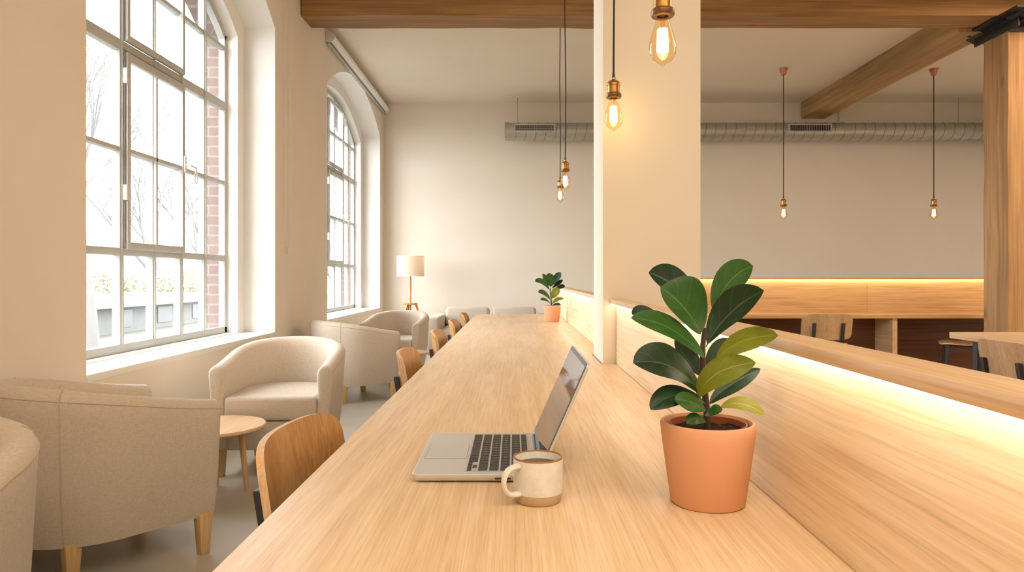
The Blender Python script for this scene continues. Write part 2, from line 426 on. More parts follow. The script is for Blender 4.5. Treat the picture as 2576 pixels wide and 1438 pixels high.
# ------------------------------------------------------------------ windows
def make_window(idx, o0, o1, label, casement, ncol):
    y0, y1 = o0+INN, o1-INN
    root = empty('window_%d' % idx, label, 'window', (0, 0, 0), kind='structure')
    zb = SILL+.012; sp = SPR-.115; ri = RISE-.02
    ar = arch(y0, y1, sp, ri, 24)
    def top(y):
        c = (y0+y1)/2; h = (y1-y0)/2; R = (h*h+ri*ri)/(2*ri)
        return sp + math.sqrt(max(0, R*R-(y-c)**2)) - (R-ri)
    f = MB(); x0, x1 = XFR-.025, XFR+.025
    t = .042
    f.box(x0, x1, y0, y1, zb, zb+.05, .004); f.box(x0, x1, y0, y0+t, zb, sp, .004); f.box(x0, x1, y1-t, y1, zb, sp, .004)
    inn = [(y, z-t-.005) for y, z in arch(y0+t*.7, y1-t*.7, sp, ri-.01, 24)]
    for i in range(24):
        a, b, c_, d = ar[i], ar[i+1], inn[i+1], inn[i]
        for x in (x0, x1): f.face([(x, *a), (x, *b), (x, *c_), (x, *d)])
        f.face([(x0, *d), (x1, *d), (x1, *c_), (x0, *c_)]); f.face([(x0, *a), (x1, *a), (x1, *b), (x0, *b)])
    pitch = (y1-y0-t)/ncol
    ys = [y0+t/2+pitch*i for i in range(1, ncol)]
    g = .017
    for k, y in enumerate(ys):
        w = g if k+1 not in casement else .02
        f.box(x0+.0015, x1-.0015, y-w, y+w, zb+.02, top(y)-.02, .003)
        f.box(x1-.004, x1+.006, y-w*.4, y+w*.4, zb+.052, top(y)-.035)
    zs = [1.225, 1.82, 2.425, 2.88]
    for z, w in zip(zs, (.022, .013, .032, .014)):
        f.box(x0+.003, x1-.003, y0+t*.5, y1-t*.5, z-w, z+w, .003)
    f.build('frame', FRAME, root)
    # opening casement: a stout frame standing slightly proud of the fixed bars, and a hopper vent above it
    ca, cb = ys[casement[0]-1], ys[casement[1]-1]
    cm = MB(); X0, X1 = x1-.004, x1+.026
    for (za, zc) in ((zs[0]+.012, zs[2]-.034),):
        cm.box(X0, X1, ca+.014, ca+.05, za, zc, .004); cm.box(X0, X1, cb-.04, cb-.004, za, zc, .004)
        cm.box(X0, X1-.0015, ca+.016, cb-.006, za+.001, za+.045, .004); cm.box(X0, X1-.0015, ca+.016, cb-.006, zc-.05, zc-.001, .004)
        cm.box(X0, X1-.008, (ca+cb)/2-.011, (ca+cb)/2+.011, za, zc, .003)
        cm.box(X0, X1-.008, ca+.03, cb-.03, zs[1]-.012, zs[1]+.012, .003)
    cas = cm.build('casement', FRAME, root)
    v = MB(); za, zc = zs[2]+.03, top((ca+cb)/2)-.1
    v.box(X0, X1, ca+.014, ca+.045, za, zc, .004); v.box(X0, X1, cb-.035, cb-.004, za, zc, .004)
    v.box(X0, X1-.0015, ca+.016, cb-.006, za+.001, za+.04, .004); v.box(X0, X1-.0015, ca+.016, cb-.006, zc-.035, zc-.001, .004)
    vent = v.build('hopper_vent', FRAME, root)
    gp = MB(); gp.box(X0, X1-.012, ca+.002, ca+.012, zs[0]+.02, zs[2]-.02); gp.box(X0, X1-.01, ca+.02, cb-.02, zs[2]-.032, zs[2]-.024)
    gp.build('gap_shade', FRAMED, cas)  # dark strips: shade of the casement gap put in as colour
    h = MB()
    for z in (zs[0]+.3, zs[2]-.22): h.box(X0, X1+.004, ca-.004, ca+.014, z, z+.09, .003)
    h.build('hinge', PLASTIC, cas)
    l_ = MB(); zl = zs[1]+.02
    l_.box(X1, X1+.012, cb-.032, cb-.006, zl-.05, zl+.06, .004)
    l_.tube([(X1+.01, cb-.02, zl), (X1+.04, cb-.02, zl), (X1+.05, cb+.05, zl-.01), (X1+.045, cb+.07, zl-.03)], .006)
    l_.tube([(X1+.045, cb+.06+.02*math.sin(a), zl-.075+.04*math.cos(a)) for a in [2*PI*i/14 for i in range(15)]], .004, 6)
    l_.build('latch', PLASTIC, cas)
    l2 = MB(); zl = zc-.07
    l2.box(X1, X1+.01, cb-.028, cb-.008, zl-.03, zl+.03, .003)
    l2.tube([(X1+.03, cb+.02+.018*math.sin(a), zl-.04+.03*math.cos(a)) for a in [2*PI*i/14 for i in range(15)]], .004, 6)
    l2.tube([(X1+.005, cb-.018, zl), (X1+.03, cb+.02, zl-.01)], .006)
    l2.build('latch', PLASTIC, vent)
    p = MB(); x = XFR-.006
    p.face([(x, y0+.01, zb+.02)] + [(x, y1-.01, zb+.02)] + [(x, y, z-.01) for y, z in arch(y0+.01, y1-.01, sp, ri, 24)][::-1])
    p.build('pane', PANE, root)
    s = MB(); s.box(-2.285, XL+.004, o0+.004, o1-.004, SILL-.03, SILL+.006, .003)
    s.build('window_sill', WHITE, root)
    # gloss-white reveal lining stays part of the wall
    return root
make_window(1, *WINS[0], 'tall arched steel framed window with an opening casement, nearest on the left wall', (2, 4), 6)
make_window(2, *WINS[1], 'arched steel framed window farther along the left wall beside the floor lamp', (3, 5), 7)

# ------------------------------------------------------------------ roller blinds
def blind(y0, y1, ych, zend, label):
    root = empty('roller_blind', label, 'blind', (XL, y0, 3.55), group='roller blinds above the windows')
    m = MB(); L = y1-y0
    m.tube([(.055, .012, .0), (.055, L-.012, .0)], .042, 16)
    m.box(.0, .02, .012, L-.012, .03, .05)
    m.build('fabric_roll', WHITE, root)
    for yy in (0, L-.012):
        m = MB(); m.prism([(.0, -.055), (.05, -.055), (.085, -.04), (.1, 0), (.085, .04), (.05, .05), (0, .05)], yy, yy+.012, .002,
                          M=Matrix(((1,0,0,0),(0,0,1,0),(0,1,0,0),(0,0,0,1))))
        m.build('end_cap', PLASTIC, root)
    m = MB(); m.box(.02, .04, .02, L-.02, -.075, -.052, .003); m.box(.0, .012, .0, L, -.066, -.05)
    m.build('bottom_rail', FRAME, root)
    m = MB()
    for d in (-.05, .05): m.tube([(.03, ych-y0+d, -.03), (.03, ych-y0+d, zend-3.55+.05)], .0025, 6)
    ch = m.build('pull_cord', PLASTIC, root)
    m = MB(); m.tube([(.03, ych-y0+.02, zend-3.55+.06), (.03, ych-y0+.02, zend-3.55)], [.009, .012], 10)
    m.build('cord_weight', PLASTIC, ch)
    return root
blind(3.0, 5.86, 5.92, 1.27, 'rolled up white blind above the nearest arched window, with a long pull cord')
blind(7.2, 10.36, 10.3, 1.3, 'rolled up white blind in the ceiling corner above the far arched window')

# ------------------------------------------------------------------ beams, post, bracket, pillar
def rough_box(m, x0, x1, y0, y1, z0, z1, axis, n, amp):
    """timber with hewn, slightly uneven faces"""
    lo = [x0, y0, z0]; hi = [x1, y1, z1]; a = axis; b, c = [i for i in range(3) if i != a]
    rings = []
    for i in range(n+1):
        t = lo[a] + (hi[a]-lo[a])*i/n; r = []
        for (sb, sc) in ((0,0),(.5,0),(1,0),(1,.5),(1,1),(.5,1),(0,1),(0,.5)):
            p = [0,0,0]; p[a] = t; p[b] = lo[b] + (hi[b]-lo[b])*sb; p[c] = lo[c] + (hi[c]-lo[c])*sc
            d = noise.noise(Vector(p)*2.3)*amp
            e = noise.noise(Vector(p)*2.3 + Vector((9, 3, 1)))*amp
            p[b] += d; p[c] += e
            r.append(p)
        rings.append(r)
    m.loft(rings, smooth=False)

m = MB(); rough_box(m, XL+.01, XR-.02, 6.36, 6.69, 3.452, ZC-.004, 0, 60, .008)
o = m.build('ceiling_beam', BEAMX, sharp=25); tag(o, 'rough timber beam crossing the room from the window wall to the post', 'beam', kind='structure')
m = MB(); rough_box(m, 4.25, 4.59, 6.7, YB-.02, 3.418, ZC-.004, 1, 30, .008)
o = m.build('ceiling_beam', BEAMY, sharp=25); tag(o, 'rough timber beam running from the post back to the far wall', 'beam', kind='structure')
m = MB(); rough_box(m, 4.485, 4.83, 6.36, 6.69, .0, 3.36, 2, 30, .010)
o = m.build('timber_post', POSTZ, sharp=25); tag(o, 'rough square timber post under the black iron bracket', 'post', kind='structure')
br = empty('iron_bracket', 'black iron corbel bracket on top of the timber post under the beams', 'bracket', (4.65, 6.52, 3.36))
m = MB(); m.box(-.27, .22, -.42, .42, .066, .088, .004); m.build('top_plate', IRON, br)
m = MB()
for s in (-1, 1):
    m.loft([[(-.14, s*.17, 0), (.18, s*.17, 0), (.18, s*.17, .066), (-.19, s*.17, .066)], [(-.14, s*.36, 0), (.18, s*.36, 0), (.18, s*.42, .066), (-.19, s*.42, .066)]], smooth=False)
m.box(-.17, .18, -.17, .17, 0, .066)
m.build('corbel_shoe', IRON, br)
m = MB(); m.box(-.175, -.155, -.3, .3, -.05, .03, .004); m.box(-.175, .19, -.185, -.17, -.06, .066, .004); m.build('side_plate', IRON, br)
m = MB()
for yy in (-.3, .3):
    m = MB(); m.tube([(-.22, yy, .05), (-.22, yy, .105)], .016, 6); m.build('bolt', IRON, br)

PX0, PX1, PY0, PY1 = .342, .723, 2.72, 3.035
o = MB().box(PX0, PX1, PY0, PY1, 0, ZC-.002, .004).build('pillar', paint('pillar_paint', srgb(243, 233, 216)))
tag(o, 'square cream painted pillar rising through the long table', 'pillar', kind='structure')

# ------------------------------------------------------------------ long table and divider
TZ = .743
tb = empty('communal_table', 'very long light oak communal table with a straight wooden edge', 'table', (0, 2.8, 0))
g = .007
poly = [(-.347, -.9), (.39, -.9), (.39, PY0-g), (PX0-g, PY0-g), (PX0-g, PY1+g), (.39, PY1+g), (.39, 6.3), (-.347, 6.3)]
m = MB(); m.prism([(x, y-2.8) for x, y in poly], TZ-.04, TZ, .0025, 2)
m.build('tabletop', OAK, tb)
for yy in (-.6, 2.2, 4.53, 6.245):
    for xx in (-.24, .28):
        m = MB(); m.box(xx-.03, xx+.03, yy-2.8-.03, yy-2.8+.03, 0, TZ-.04, .004); m.build('leg', BLACK, tb)
m = MB(); m.box(-.2, -.16, -3.4, 3.2, TZ-.1, TZ-.04); m.box(.2, .24, -3.4, 3.2, TZ-.1, TZ-.04); m.build('support_rail', BLACK, tb)

LX0, LX1, LZ0, LZ1 = .370, .434, .975, .992
def divider(y0, y1, label, seams):
    r = empty('table_divider', label, 'divider', (.41, (y0+y1)/2, 0), group='oak dividers along the long table')
    c = (y0+y1)/2
    ys = [y0] + seams + [y1]
    for a, b in zip(ys, ys[1:]):
        m = MB(); m.box(-.018, .014, a-c+.0012, b-c-.0012, 0, LZ0, .0012); m.build('panel', OAKP, r)
    m = MB(); m.box(LX0-.41, LX1-.41, y0-c, y1-c, LZ0, LZ1, .002); m.build('ledge', OAKT, r)
    m = MB(); m.box(LX0-.41+.004, LX0-.41+.013, y0-c+.01, y1-c-.01, LZ0-.0035, LZ0-.0002); m.build('led_strip', LED, r)
divider(-.9, PY0-.004, 'oak divider panel with a lit ledge beside the large potted plant', [])
divider(PY1+.004, 6.3, 'oak divider panel with a lit ledge beyond the pillar beside the small plant', [5.1])

# ------------------------------------------------------------------ dining chairs
def make_chair(label, veneer, edge, group):
    r = empty('dining_chair', label, 'chair', group=group)
    # seat: shallow dished plywood, rounded corners; chair faces +Y
    def panel(W, H, fn, th, n=5.0, nu=22, nv=8):
        front, back = [], []
        for i in range(nu+1):
            u = -1 + 2*i/nu; u = math.sin(u*PI/2)
            hh = (1-abs(u)**n)**(1/n) if abs(u) < 1 else 0
            hh = max(hh, .02)
            front.append([fn(u*W/2, v*hh*H/2) for v in [-1+2*j/nv for j in range(nv+1)]])
        m = MB(); b = bmesh.new()
        pts = front; N = []
        for i in range(nu+1):
            row = []
            for j in range(nv+1):
                a = pts[min(i+1, nu)][j]-pts[max(i-1, 0)][j]; c = pts[i][min(j+1, nv)]-pts[i][max(j-1, 0)]
                row.append(a.cross(c).normalized() if a.cross(c).length > 1e-12 else None)
            N.append(row)
        for i in range(nu+1):
            for j in range(nv+1):
                if N[i][j] is None: N[i][j] = N[min(max(i, 1), nu-1)][nv//2]
        A = [[b.verts.new(pts[i][j]+N[i][j]*th/2) for j in range(nv+1)] for i in range(nu+1)]
        B = [[b.verts.new(pts[i][j]-N[i][j]*th/2) for j in range(nv+1)] for i in range(nu+1)]
        for i in range(nu):
            for j in range(nv):
                b.faces.new([A[i][j], A[i+1][j], A[i+1][j+1], A[i][j+1]]).smooth = True
                b.faces.new([B[i][j], B[i][j+1], B[i+1][j+1], B[i+1][j]]).smooth = True
        loop = [(i, 0) for i in range(nu)] + [(nu, j) for j in range(nv)] + [(i, nv) for i in range(nu, 0, -1)] + [(0, j) for j in range(nv, 0, -1)]
        for p, q in zip(loop, loop[1:]+loop[:1]):
            f = b.faces.new([A[p[0]][p[1]], B[p[0]][p[1]], B[q[0]][q[1]], A[q[0]][q[1]]]); f.material_index = 1; f.smooth = True
        bmesh.ops.recalc_face_normals(b, faces=b.faces[:])
        me = bpy.data.meshes.new('t'); b.to_mesh(me); b.free(); m.bm.from_mesh(me); bpy.data.meshes.remove(me)
        return m
    m = panel(.43, .42, lambda x, y: Vector((x, y+.02, .448 + .05*(x*x)*2 - .012*math.exp(-(y*y)/.02) - (.8*max(0, y-.12)**2*2))), .012)
    m.build('seat', [veneer, edge], r, 40)
    # backrest: curved panel, recline ~10 deg, z .50...765
    m = panel(.44, .27, lambda x, z: Vector((x, -.235 + .95*x*x - .16*(z) , .632 + z)), .014, 5.5)
    m.build('backrest', [veneer, edge], r, 40)
    for sx in (-1, 1):
        m = MB()
        m.loft([[(sx*.125+a*.013, -.246+.95*.0156+b_-.16*z, .632+z) for a, b_ in ((-1,-.02),(1,-.02),(1,-.001),(-1,-.001))] for z in (-.23, -.1, .04)], smooth=False, capbev=.003)
        m.build('back_support', BLACK, r)
    m = MB(); m.box(-.17, .17, -.2, .19, .405, .43, .004); m.build('seat_frame', BLACK, r)
    for sx in (-1, 1):
        for sy in (-1, 1):
            m = MB(); m.taper(sx*.165, sy*.165+.0, 0, .43, .011, .011, .017, .017, sx*.03, sy*.035-(.01 if sy < 0 else 0), .003)
            m.build('leg', BLACK, r)
    return r

table_lab = ['oak veneer dining chair closest to the viewer, pushed in at the long table',
             'oak veneer dining chair at the long table, second from the viewer',
             'oak veneer dining chair at the long table, third from the viewer',
             'oak veneer dining chair at the long table, fourth from the viewer',
             'oak veneer dining chair at the far end of the long table near the sofa']
spots = [(-.232, 1.45, -4), (-.235, 2.98, 0), (-.222, 4.05, 0), (-.213, 5.02, 0), (-.208, 5.98, 0)]
proto = make_chair(table_lab[0], PLY, PLYEDGE, 'dining chairs along the long table')
for i, (x, y, a) in enumerate(spots):
    o = proto if i == 0 else copy_tree(proto)
    o.location = (x, y, 0); o.rotation_euler = (0, 0, math.radians(-90+a)); o['label'] = table_lab[i]
g0 = make_chair('pale oak chair seen from behind, standing at the lit desk left of the timber post', PLYG, PLYEDGE, 'dining chairs on the right side')
g0.location = (3.02, 6.97, 0); g0.rotation_euler = (0, 0, 0); g0.scale = (1.12, 1.0, .94)
c2 = copy_tree(g0); c2['label'] = 'pale oak chair turned sideways and half hidden behind the timber post'
c2.location = (4.50, 6.98, 0); c2.rotation_euler = (0, 0, math.radians(62)); c2.scale = (1.05, 1, .94)
c3 = copy_tree(g0); c3['label'] = 'pale oak chair pushed in at the small right-hand table, cut by the picture edge'
c3.location = (2.62, 3.42, 0); c3.rotation_euler = (0, 0, math.radians(-90)); c3.scale = (1, 1, 1)

# ------------------------------------------------------------------ tub armchairs
def make_armchair(label, group):
    r = empty('tub_armchair', label, 'armchair', group=group)
    T = .078; HW = .326; z0 = .145
    # centre line of the shell: chair faces -Y
    path = []
    for i in range(9): path.append((Vector((HW-T/2, -.335 + .335*i/8+.0, 0)), Vector((1, 0, 0)), i/8*.35))
    for i in range(1, 24):
        a = PI*i/24; p = Vector(((HW-T/2)*math.cos(a), (.335-T/2)*math.sin(a), 0)); nn = Vector((math.cos(a)/(HW-T/2), math.sin(a)/(.335-T/2), 0)).normalized()
        path.append((p, nn, .35+.3*i/24))
    for i in range(9): path.append((Vector((-(HW-T/2), -.335*i/8, 0)), Vector((-1, 0, 0)), .65+.35*i/8))
    def top(y):
        t = min(1, max(0, (y+.335)/.63)); t = .6*t+.4*t*t*(3-2*t)
        return .598 + .108*t
    rings = []; seam_top = []
    for p, nn, t in path:
        h = top(p.y); ring = []
        k = .012
        prof = [(T/2-.045, z0), (T/2-.03, z0+.06), (T/2-.012, z0+.2), (T/2, h-.09), (T/2+.004, h-.035), (T/2-.008, h-.012), (T/2-.03, h),
                (-T/2+.022, h-.004), (-T/2+.002, h-.025), (-T/2-.004, h-.06), (-T/2, h-.15), (-T/2-.006, z0+.2), (-T/2-.01, z0)]
        for d, z in prof: ring.append(p + nn*d + Vector((0, 0, z)))
        rings.append(ring); seam_top.append(p + nn*(T/2+.0035) + Vector((0, 0, h-.034)))
    m = MB(); m.loft(rings, capbev=.016)
    # seat box between the arms
    inn = [(HW-T-.0, -.318)] + [((HW-T+.004)*math.cos(PI*i/16), (.30-T)*math.sin(PI*i/16)+.02) for i in range(17)] + [(-(HW-T), -.318)]
    m.prism(inn, z0, .30, .006)
    m.build('body', LINEN, r, 50)
    c_ = HW-T-.004
    cu = [(c_, -.345), (c_, 0)] + [(c_*math.cos(PI*i/14), .225*math.sin(PI*i/14)) for i in range(1, 14)] + [(-c_, 0), (-c_, -.345)]
    b = MB(); b.prism(cu, .305, .435, .022, 4)
    b.build('seat_cushion', LINEN, r, 60)
    s = MB(); s.tube(seam_top, .0022, 6)
    for sx in (-1, 1):
        a = math.radians(38); pp = Vector((sx*(HW-T/2)*math.cos(a), (.335-T/2)*math.sin(a), 0)); q = Vector((sx*math.cos(a)/(HW-T/2), math.sin(a)/(.335-T/2), 0)).normalized(); tt = top(pp.y)
        s.tube([pp + q*(T/2+d) + Vector((0, 0, z)) for d, z in ((-.045, z0+.002), (-.03, z0+.06), (-.011, z0+.2), (.001, tt-.09), (.0045, tt-.035), (-.008, tt-.011), (-.03, tt+.001))], .0022, 6)
        ii = 8 if sx > 0 else 31
        s.tube([Vector((sx*(HW-T-.001+d), .03, z)) for d, z in ((.004, .43), (.004, .56), (.0, .64))], .0018, 6)
    s.build('seam', SEAM, r)
    for sx in (-1, 1):
        m = MB(); m.taper(sx*.278, -.285, 0, z0+.012, .018, .018, .027, .027, 0, 0, .003); m.build('leg', LEGW, r)
        m = MB(); m.taper(sx*.215, .155, 0, z0+.012, .018, .018, .027, .027, 0, 0, .003); m.build('leg', LEGW, r)
    return r
arm_lab = ['beige tub armchair seen from behind, in the left foreground beside the round side table',
           'beige tub armchair facing the viewer below the nearest window, with its seat cushion showing',
           'beige tub armchair seen from behind, between the two windows with its back turned',
           'beige tub armchair facing the viewer in front of the far window and floor lamp',
           'beige tub armchair cut off by the left edge of the picture']
A = make_armchair(arm_lab[0], 'beige tub armchairs along the windows')
arm = [(-1.612, 2.68, 180-38), (-1.33, 4.09, 3), (-1.47, 6.2, 180-50), (-1.25, 7.5, -8), (-1.488, 1.6, 8)]
for i, (x, y, a) in enumerate(arm):
    o = A if i == 0 else copy_tree(A)
    o.location = (x, y, 0); o.rotation_euler = (0, 0, math.radians(a)); o['label'] = arm_lab[i]

# ------------------------------------------------------------------ side tables
def side_table(label):
    r = empty('side_table', label, 'table', group='round side tables between the armchairs')
    m = MB(); m.lathe([(0, .329), (.236, .329), (.242, .334), (.242, .342), (.238, .347), (0, .347)], 48); m.build('table_top', OAKT, r)
    for a in (20, 110, 200, 290):
        c, s = math.cos(math.radians(a)), math.sin(math.radians(a))
        m = MB(); m.tube([(c*.15, s*.15, 0), (c*.12, s*.12, .329)], [.011, .0165], 14); m.build('leg', LEGW, r)
    m = MB(); m.box(-.12, .12, -.014, .014, .305, .329, .003); m.box(-.014, .014, -.12, .12, .305, .329, .003); m.build('leg_brace', LEGW, r)
    return r
s1 = side_table('small round oak side table between the two nearest armchairs'); s1.location = (-1.485, 3.46, 0)
s2 = copy_tree(s1); s2['label'] = 'small round oak side table between the two far armchairs, mostly hidden'; s2.location = (-1.07, 6.82, 0)

# ------------------------------------------------------------------ sofa
sf = empty('sofa', 'pale grey fabric two-seat sofa beyond the end of the long table', 'sofa', (-.33, 9.2, 0))
m = MB(); m.box(-.6, .62, -.5, .42, .12, .30, .02); m.build('base', SOFAF, sf)
m = MB(); m.box(-.6, .62, .26, .45, .12, .5, .03, 3); m.build('back', SOFAF, sf)
for s, x0 in ((-1, -.76), (1, .625)):
    m = MB(); m.box(x0, x0+.155, -.56, .46, .1, .575, .03, 3); m.build('armrest', SOFAF, sf)
for x0 in (-.595, .015):
    m = MB(); m.box(x0, x0+.6, -.52, .12, .30, .43, .035, 3); m.build('seat_cushion', SOFAF, sf)
for x0 in (-.602, .022):
    m = MB(); M = Matrix.Translation((x0+.3, .19, .42)) @ Matrix.Rotation(math.radians(-10), 4, 'X')
    m.box(-.296, .296, -.075, .075, 0, .25, .05, 4, M); m.build('back_cushion', SOFAF, sf)
for xx in (-.68, .7):
    for yy in (-.48, .4):
        m = MB(); m.taper(xx, yy, 0, .1, .018, .018, .024, .024); m.build('leg', LEGW, sf)

# ------------------------------------------------------------------ floor lamp
fl = empty('floor_lamp', 'lit floor lamp with white drum shade on a wooden tripod stand', 'lamp', (-1.452, 9.75, 0))
m = MB(); m.lathe([(.185, 1.085), (.189, 1.085), (.189, 1.36), (.185, 1.36), (.185, 1.085)], 48); sh = m.build('shade', SHADE, fl)
m = MB()
for z in (1.085, 1.36):
    m = MB(); m.lathe([(.186, z-.003), (.191, z-.003), (.191, z+.003), (.186, z+.003), (.186, z-.003)], 48); m.build('rim', WHITE, sh)
m = MB(); m.tube([(0, 0, .60), (0, 0, 1.14)], .011, 12); m.build('pole', TEAK, fl)
m = MB()
m.prism([(.1*math.cos(a), .1*math.sin(a)) for a in [PI/2+2*PI*i/3+d for i in range(3) for d in (-.35, .35)]], .685, .71, .003); m.build('hub', TEAK, fl)
for i in range(3):
    a = PI/2+2*PI*i/3 + .5; c, s = math.cos(a), math.sin(a)
    m = MB(); M = Matrix.Rotation(a, 4, 'Z')
    m.loft([[M @ Vector((.075+d*.014, e*.012, .70)) for d, e in ((-1,-1),(1,-1),(1,1),(-1,1))], [M @ Vector((.27+d*.012, e*.01, 0)) for d, e in ((-1,-1),(1,-1),(1,1),(-1,1))]], smooth=False)
    m.build('leg', TEAK, fl)
m = MB(); m.lathe([(0, 1.14), (.018, 1.14), (.018, 1.19), (.03, 1.22), (.03, 1.25), (0, 1.275)], 16); m.build('bulb', emit('lamp_bulb', (1, .78, .5, 1), 40), fl)

# ------------------------------------------------------------------ pendants
def pendant(label, x, y, zc, scale, cord_r, group, canopy_mat=None, wob=0.0, cordmat=None):
    """zc: height of the middle of the glass"""
    r = empty('pendant_lamp', label, 'lamp', (x, y, zc), group=group)
    S = scale
    H = .128*S; top = H/2
    prof = [(0, -H/2), (.004*S, -H/2+.001*S), (.006*S, -H/2+.006*S), (.012*S, -H/2+.009*S), (.024*S, -H/2+.016*S), (.0325*S, -H/2+.031*S), (.0345*S, -H/2+.046*S),
            (.032*S, -H/2+.064*S), (.0265*S, -H/2+.085*S), (.020*S, -H/2+.105*S), (.0155*S, top-.008*S), (.0145*S, top)]
    m = MB(); m.lathe(prof, 28); m.build('glass_bulb', BULBG, r)
    m = MB(); n = 7
    for i in range(n):
        a = 2*PI*i/n
        m.tube([(.0125*S*math.cos(a), .0125*S*math.sin(a), -.026*S), (.0105*S*math.cos(a+.3), .0105*S*math.sin(a+.3), .031*S)], .0031*S, 6)
    m.build('filament', FIL, r)
    m = MB(); m.tube([(0, 0, .025*S), (0, 0, top)], [.003*S, .007*S], 8); m.build('filament_stem', BULBG, r)
    z = top-.002*S
    m = MB(); m.lathe([(.0145*S, z), (.027*S, z), (.0295*S, z+.004*S), (.0295*S, z+.014*S), (.0265*S, z+.018*S), (.023*S, z+.018*S)], 32, mats=None)
    col = m.build('shade_ring', BRASSD, r)
    m = MB(); z1 = z+.018*S
    m.lathe([(.0, z1), (.0225*S, z1), (.0225*S, z1+.028*S), (.0255*S, z1+.030*S), (.0255*S, z1+.036*S), (.0215*S, z1+.044*S), (.012*S, z1+.050*S), (.008*S, z1+.052*S), (.007*S, z1+.060*S), (.0, z1+.060*S)], 32)
    m.build('socket', BRASS, r)
    zt = z1+.060*S
    pts = []; top_c = ZC-zc-.06
    for i in range(25):
        t = i/24; zz = zt+(top_c-zt)*t
        pts.append((wob*math.sin(t*7)*(1-t)*t*4, wob*.5*math.sin(t*5)*(1-t), zz))
    m = MB(); m.tube(pts, cord_r, 8); cd = m.build('cord', cordmat or CORD, r)
    m = MB(); m.tube([(0, 0, zt-.002), (0, 0, zt+.022*S)], [.0075*S, .0045*S], 10); m.build('cord_grip', BLACK, cd)
    m = MB(); c = ZC-zc
    m.lathe([(0, c-.085), (.022, c-.085), (.026, c-.08), (.05, c-.006), (.05, c-.001), (0, c-.001)], 24); m.build('canopy', canopy_mat or COPPER, r)
    L = bpy.data.lights.new('bulb_light', 'POINT'); L.energy = .7*S; L.color = (1, .74, .42); L.shadow_soft_size = .012*S
    lo = bpy.data.objects.new('bulb_light', L); link(lo); lo.parent = r
    return r
row = 'pendant bulbs hanging in a row over the long table'
b1 = at(1667, 104, 1.76); pendant('glowing pendant bulb hanging largest and highest, in front of the pillar', b1.x, b1.y, b1.z, 1, .004, row)
b2 = at(1543.5, 288, 2.6); pendant('glowing pendant bulb hanging low against the left edge of the pillar', b2.x, b2.y, b2.z, .98, .0038, row, wob=.004)
b3 = at(1422, 455, 4.75); pendant('glowing pendant bulb, upper one of the overlapping pair beside the pillar', b3.x, b3.y, b3.z, 1.02, .004, row, wob=.004)
b4 = at(1409, 491, 6.95); pendant('glowing pendant bulb, lower and farther one of the overlapping pair', b4.x, b4.y, b4.z, 1.15, .0045, row, wob=.004, cordmat=CORDB)
rr = 'pendant bulbs in the right bay'
b5 = at(1971, 536, 8.68); pendant('small glowing pendant bulb on a copper canopy, between the pillar and the roof beam', b5.x, b5.y, b5.z, 1.35, .006, rr, cordmat=CORDB)
b6 = at(2349, 536, 8.7); pendant('small glowing pendant bulb on a copper canopy, beside the timber post', b6.x, b6.y, b6.z, 1.35, .006, rr, cordmat=CORDB)

# ------------------------------------------------------------------ ventilation duct
DY, DZ, DR = 10.1, 3.168, .127
du = empty('ventilation_duct', 'galvanised spiral ventilation duct hung along the far wall below the ceiling', 'duct', (-.145, DY, DZ))
m = MB(); X1 = XR-.03+.145
rings = []
n = 32
m.lathe([(DR, 0), (DR, X1), (DR-.004, X1), (DR-.004, 0), (DR, 0)], 40, M=Matrix.Rotation(PI/2, 4, 'Y'))
m.lathe([(0, .004), (DR-.003, .004), (DR-.003, .012), (0, .012)], 40, M=Matrix.Rotation(PI/2, 4, 'Y'))
m.build('pipe', GALV, du)
m = MB(); pts = []; turns = int(X1/.142)
for i in range(turns*20+1):
    a = 2*PI*i/20; pts.append((.03+.142*i/20, -(DR+.0005)*math.cos(a), (DR+.0005)*math.sin(a)))
m.tube(pts, .0042, 6, smooth=True); m.build('spiral_seam', SEAMG, du)
m = MB()
for xx in (.012, 4.85): m.lathe([(DR, 0), (DR+.006, 0), (DR+.006, .03), (DR, .03)], 40, M=Matrix.Translation((xx, 0, 0)) @ Matrix.Rotation(PI/2, 4, 'Y'))
m.build('joint_collar', GALV, du)
def grille(pxa, pxb, mesh):
    xa = (pxa-VX)/F*(DY-DR)+.145; xb = (pxb-VX)/F*(DY-DR)+.145
    yy = -DR-.03; za, zb = -.03, .082
    r = MB(); t = .014
    r.box(xa, xb, yy, yy+.08, za, za+t, .002); r.box(xa, xb, yy, yy+.08, zb-t, zb, .002)
    r.box(xa-.001, xa+t, yy-.001, yy+.08, za-.001, zb+.001, .002); r.box(xb-t, xb+.001, yy-.001, yy+.08, za-.001, zb+.001, .002)
    fr = r.build('grille', GRILLE, du)
    r = MB(); r.box(xa+t*.5, xb-t*.5, yy+.020, yy+.026, za+t*.5, zb-t*.5); r.build('shade_sheet', BLACK, fr)  # black sheet stands in for the shade inside the duct
    r = MB(); k = int((xb-xa)/.024)
    for i in range(1, k): x = xa+(xb-xa)*i/k; r.box(x-.003, x+.003, yy+.008, yy+.02, za+t, zb-t)
    if mesh:
        for i in range(1, 5): z = za+(zb-za)*i/5; r.box(xa+t, xb-t, yy+.006, yy+.012, z-.003, z+.003)
    r.build('louvre', ALUD, fr)
grille(1294, 1396, True); grille(1983, 2091, False)
for px in (1302, 2411):
    xx = (px-VX)/F*DY+.145
    m = MB(); m.tube([(xx, 0, DR-.01), (xx, 0, ZC-DZ-.002)], .006, 8); m.build('hanger_rod', GALV, du)
xx = (2110-VX)/F*DY+.145
m = MB(); m.tube([(xx, 0, DR-.01), (xx, 0, ZC-DZ-.002)], .016, 10); m.build('hanger_rod', GALV, du)

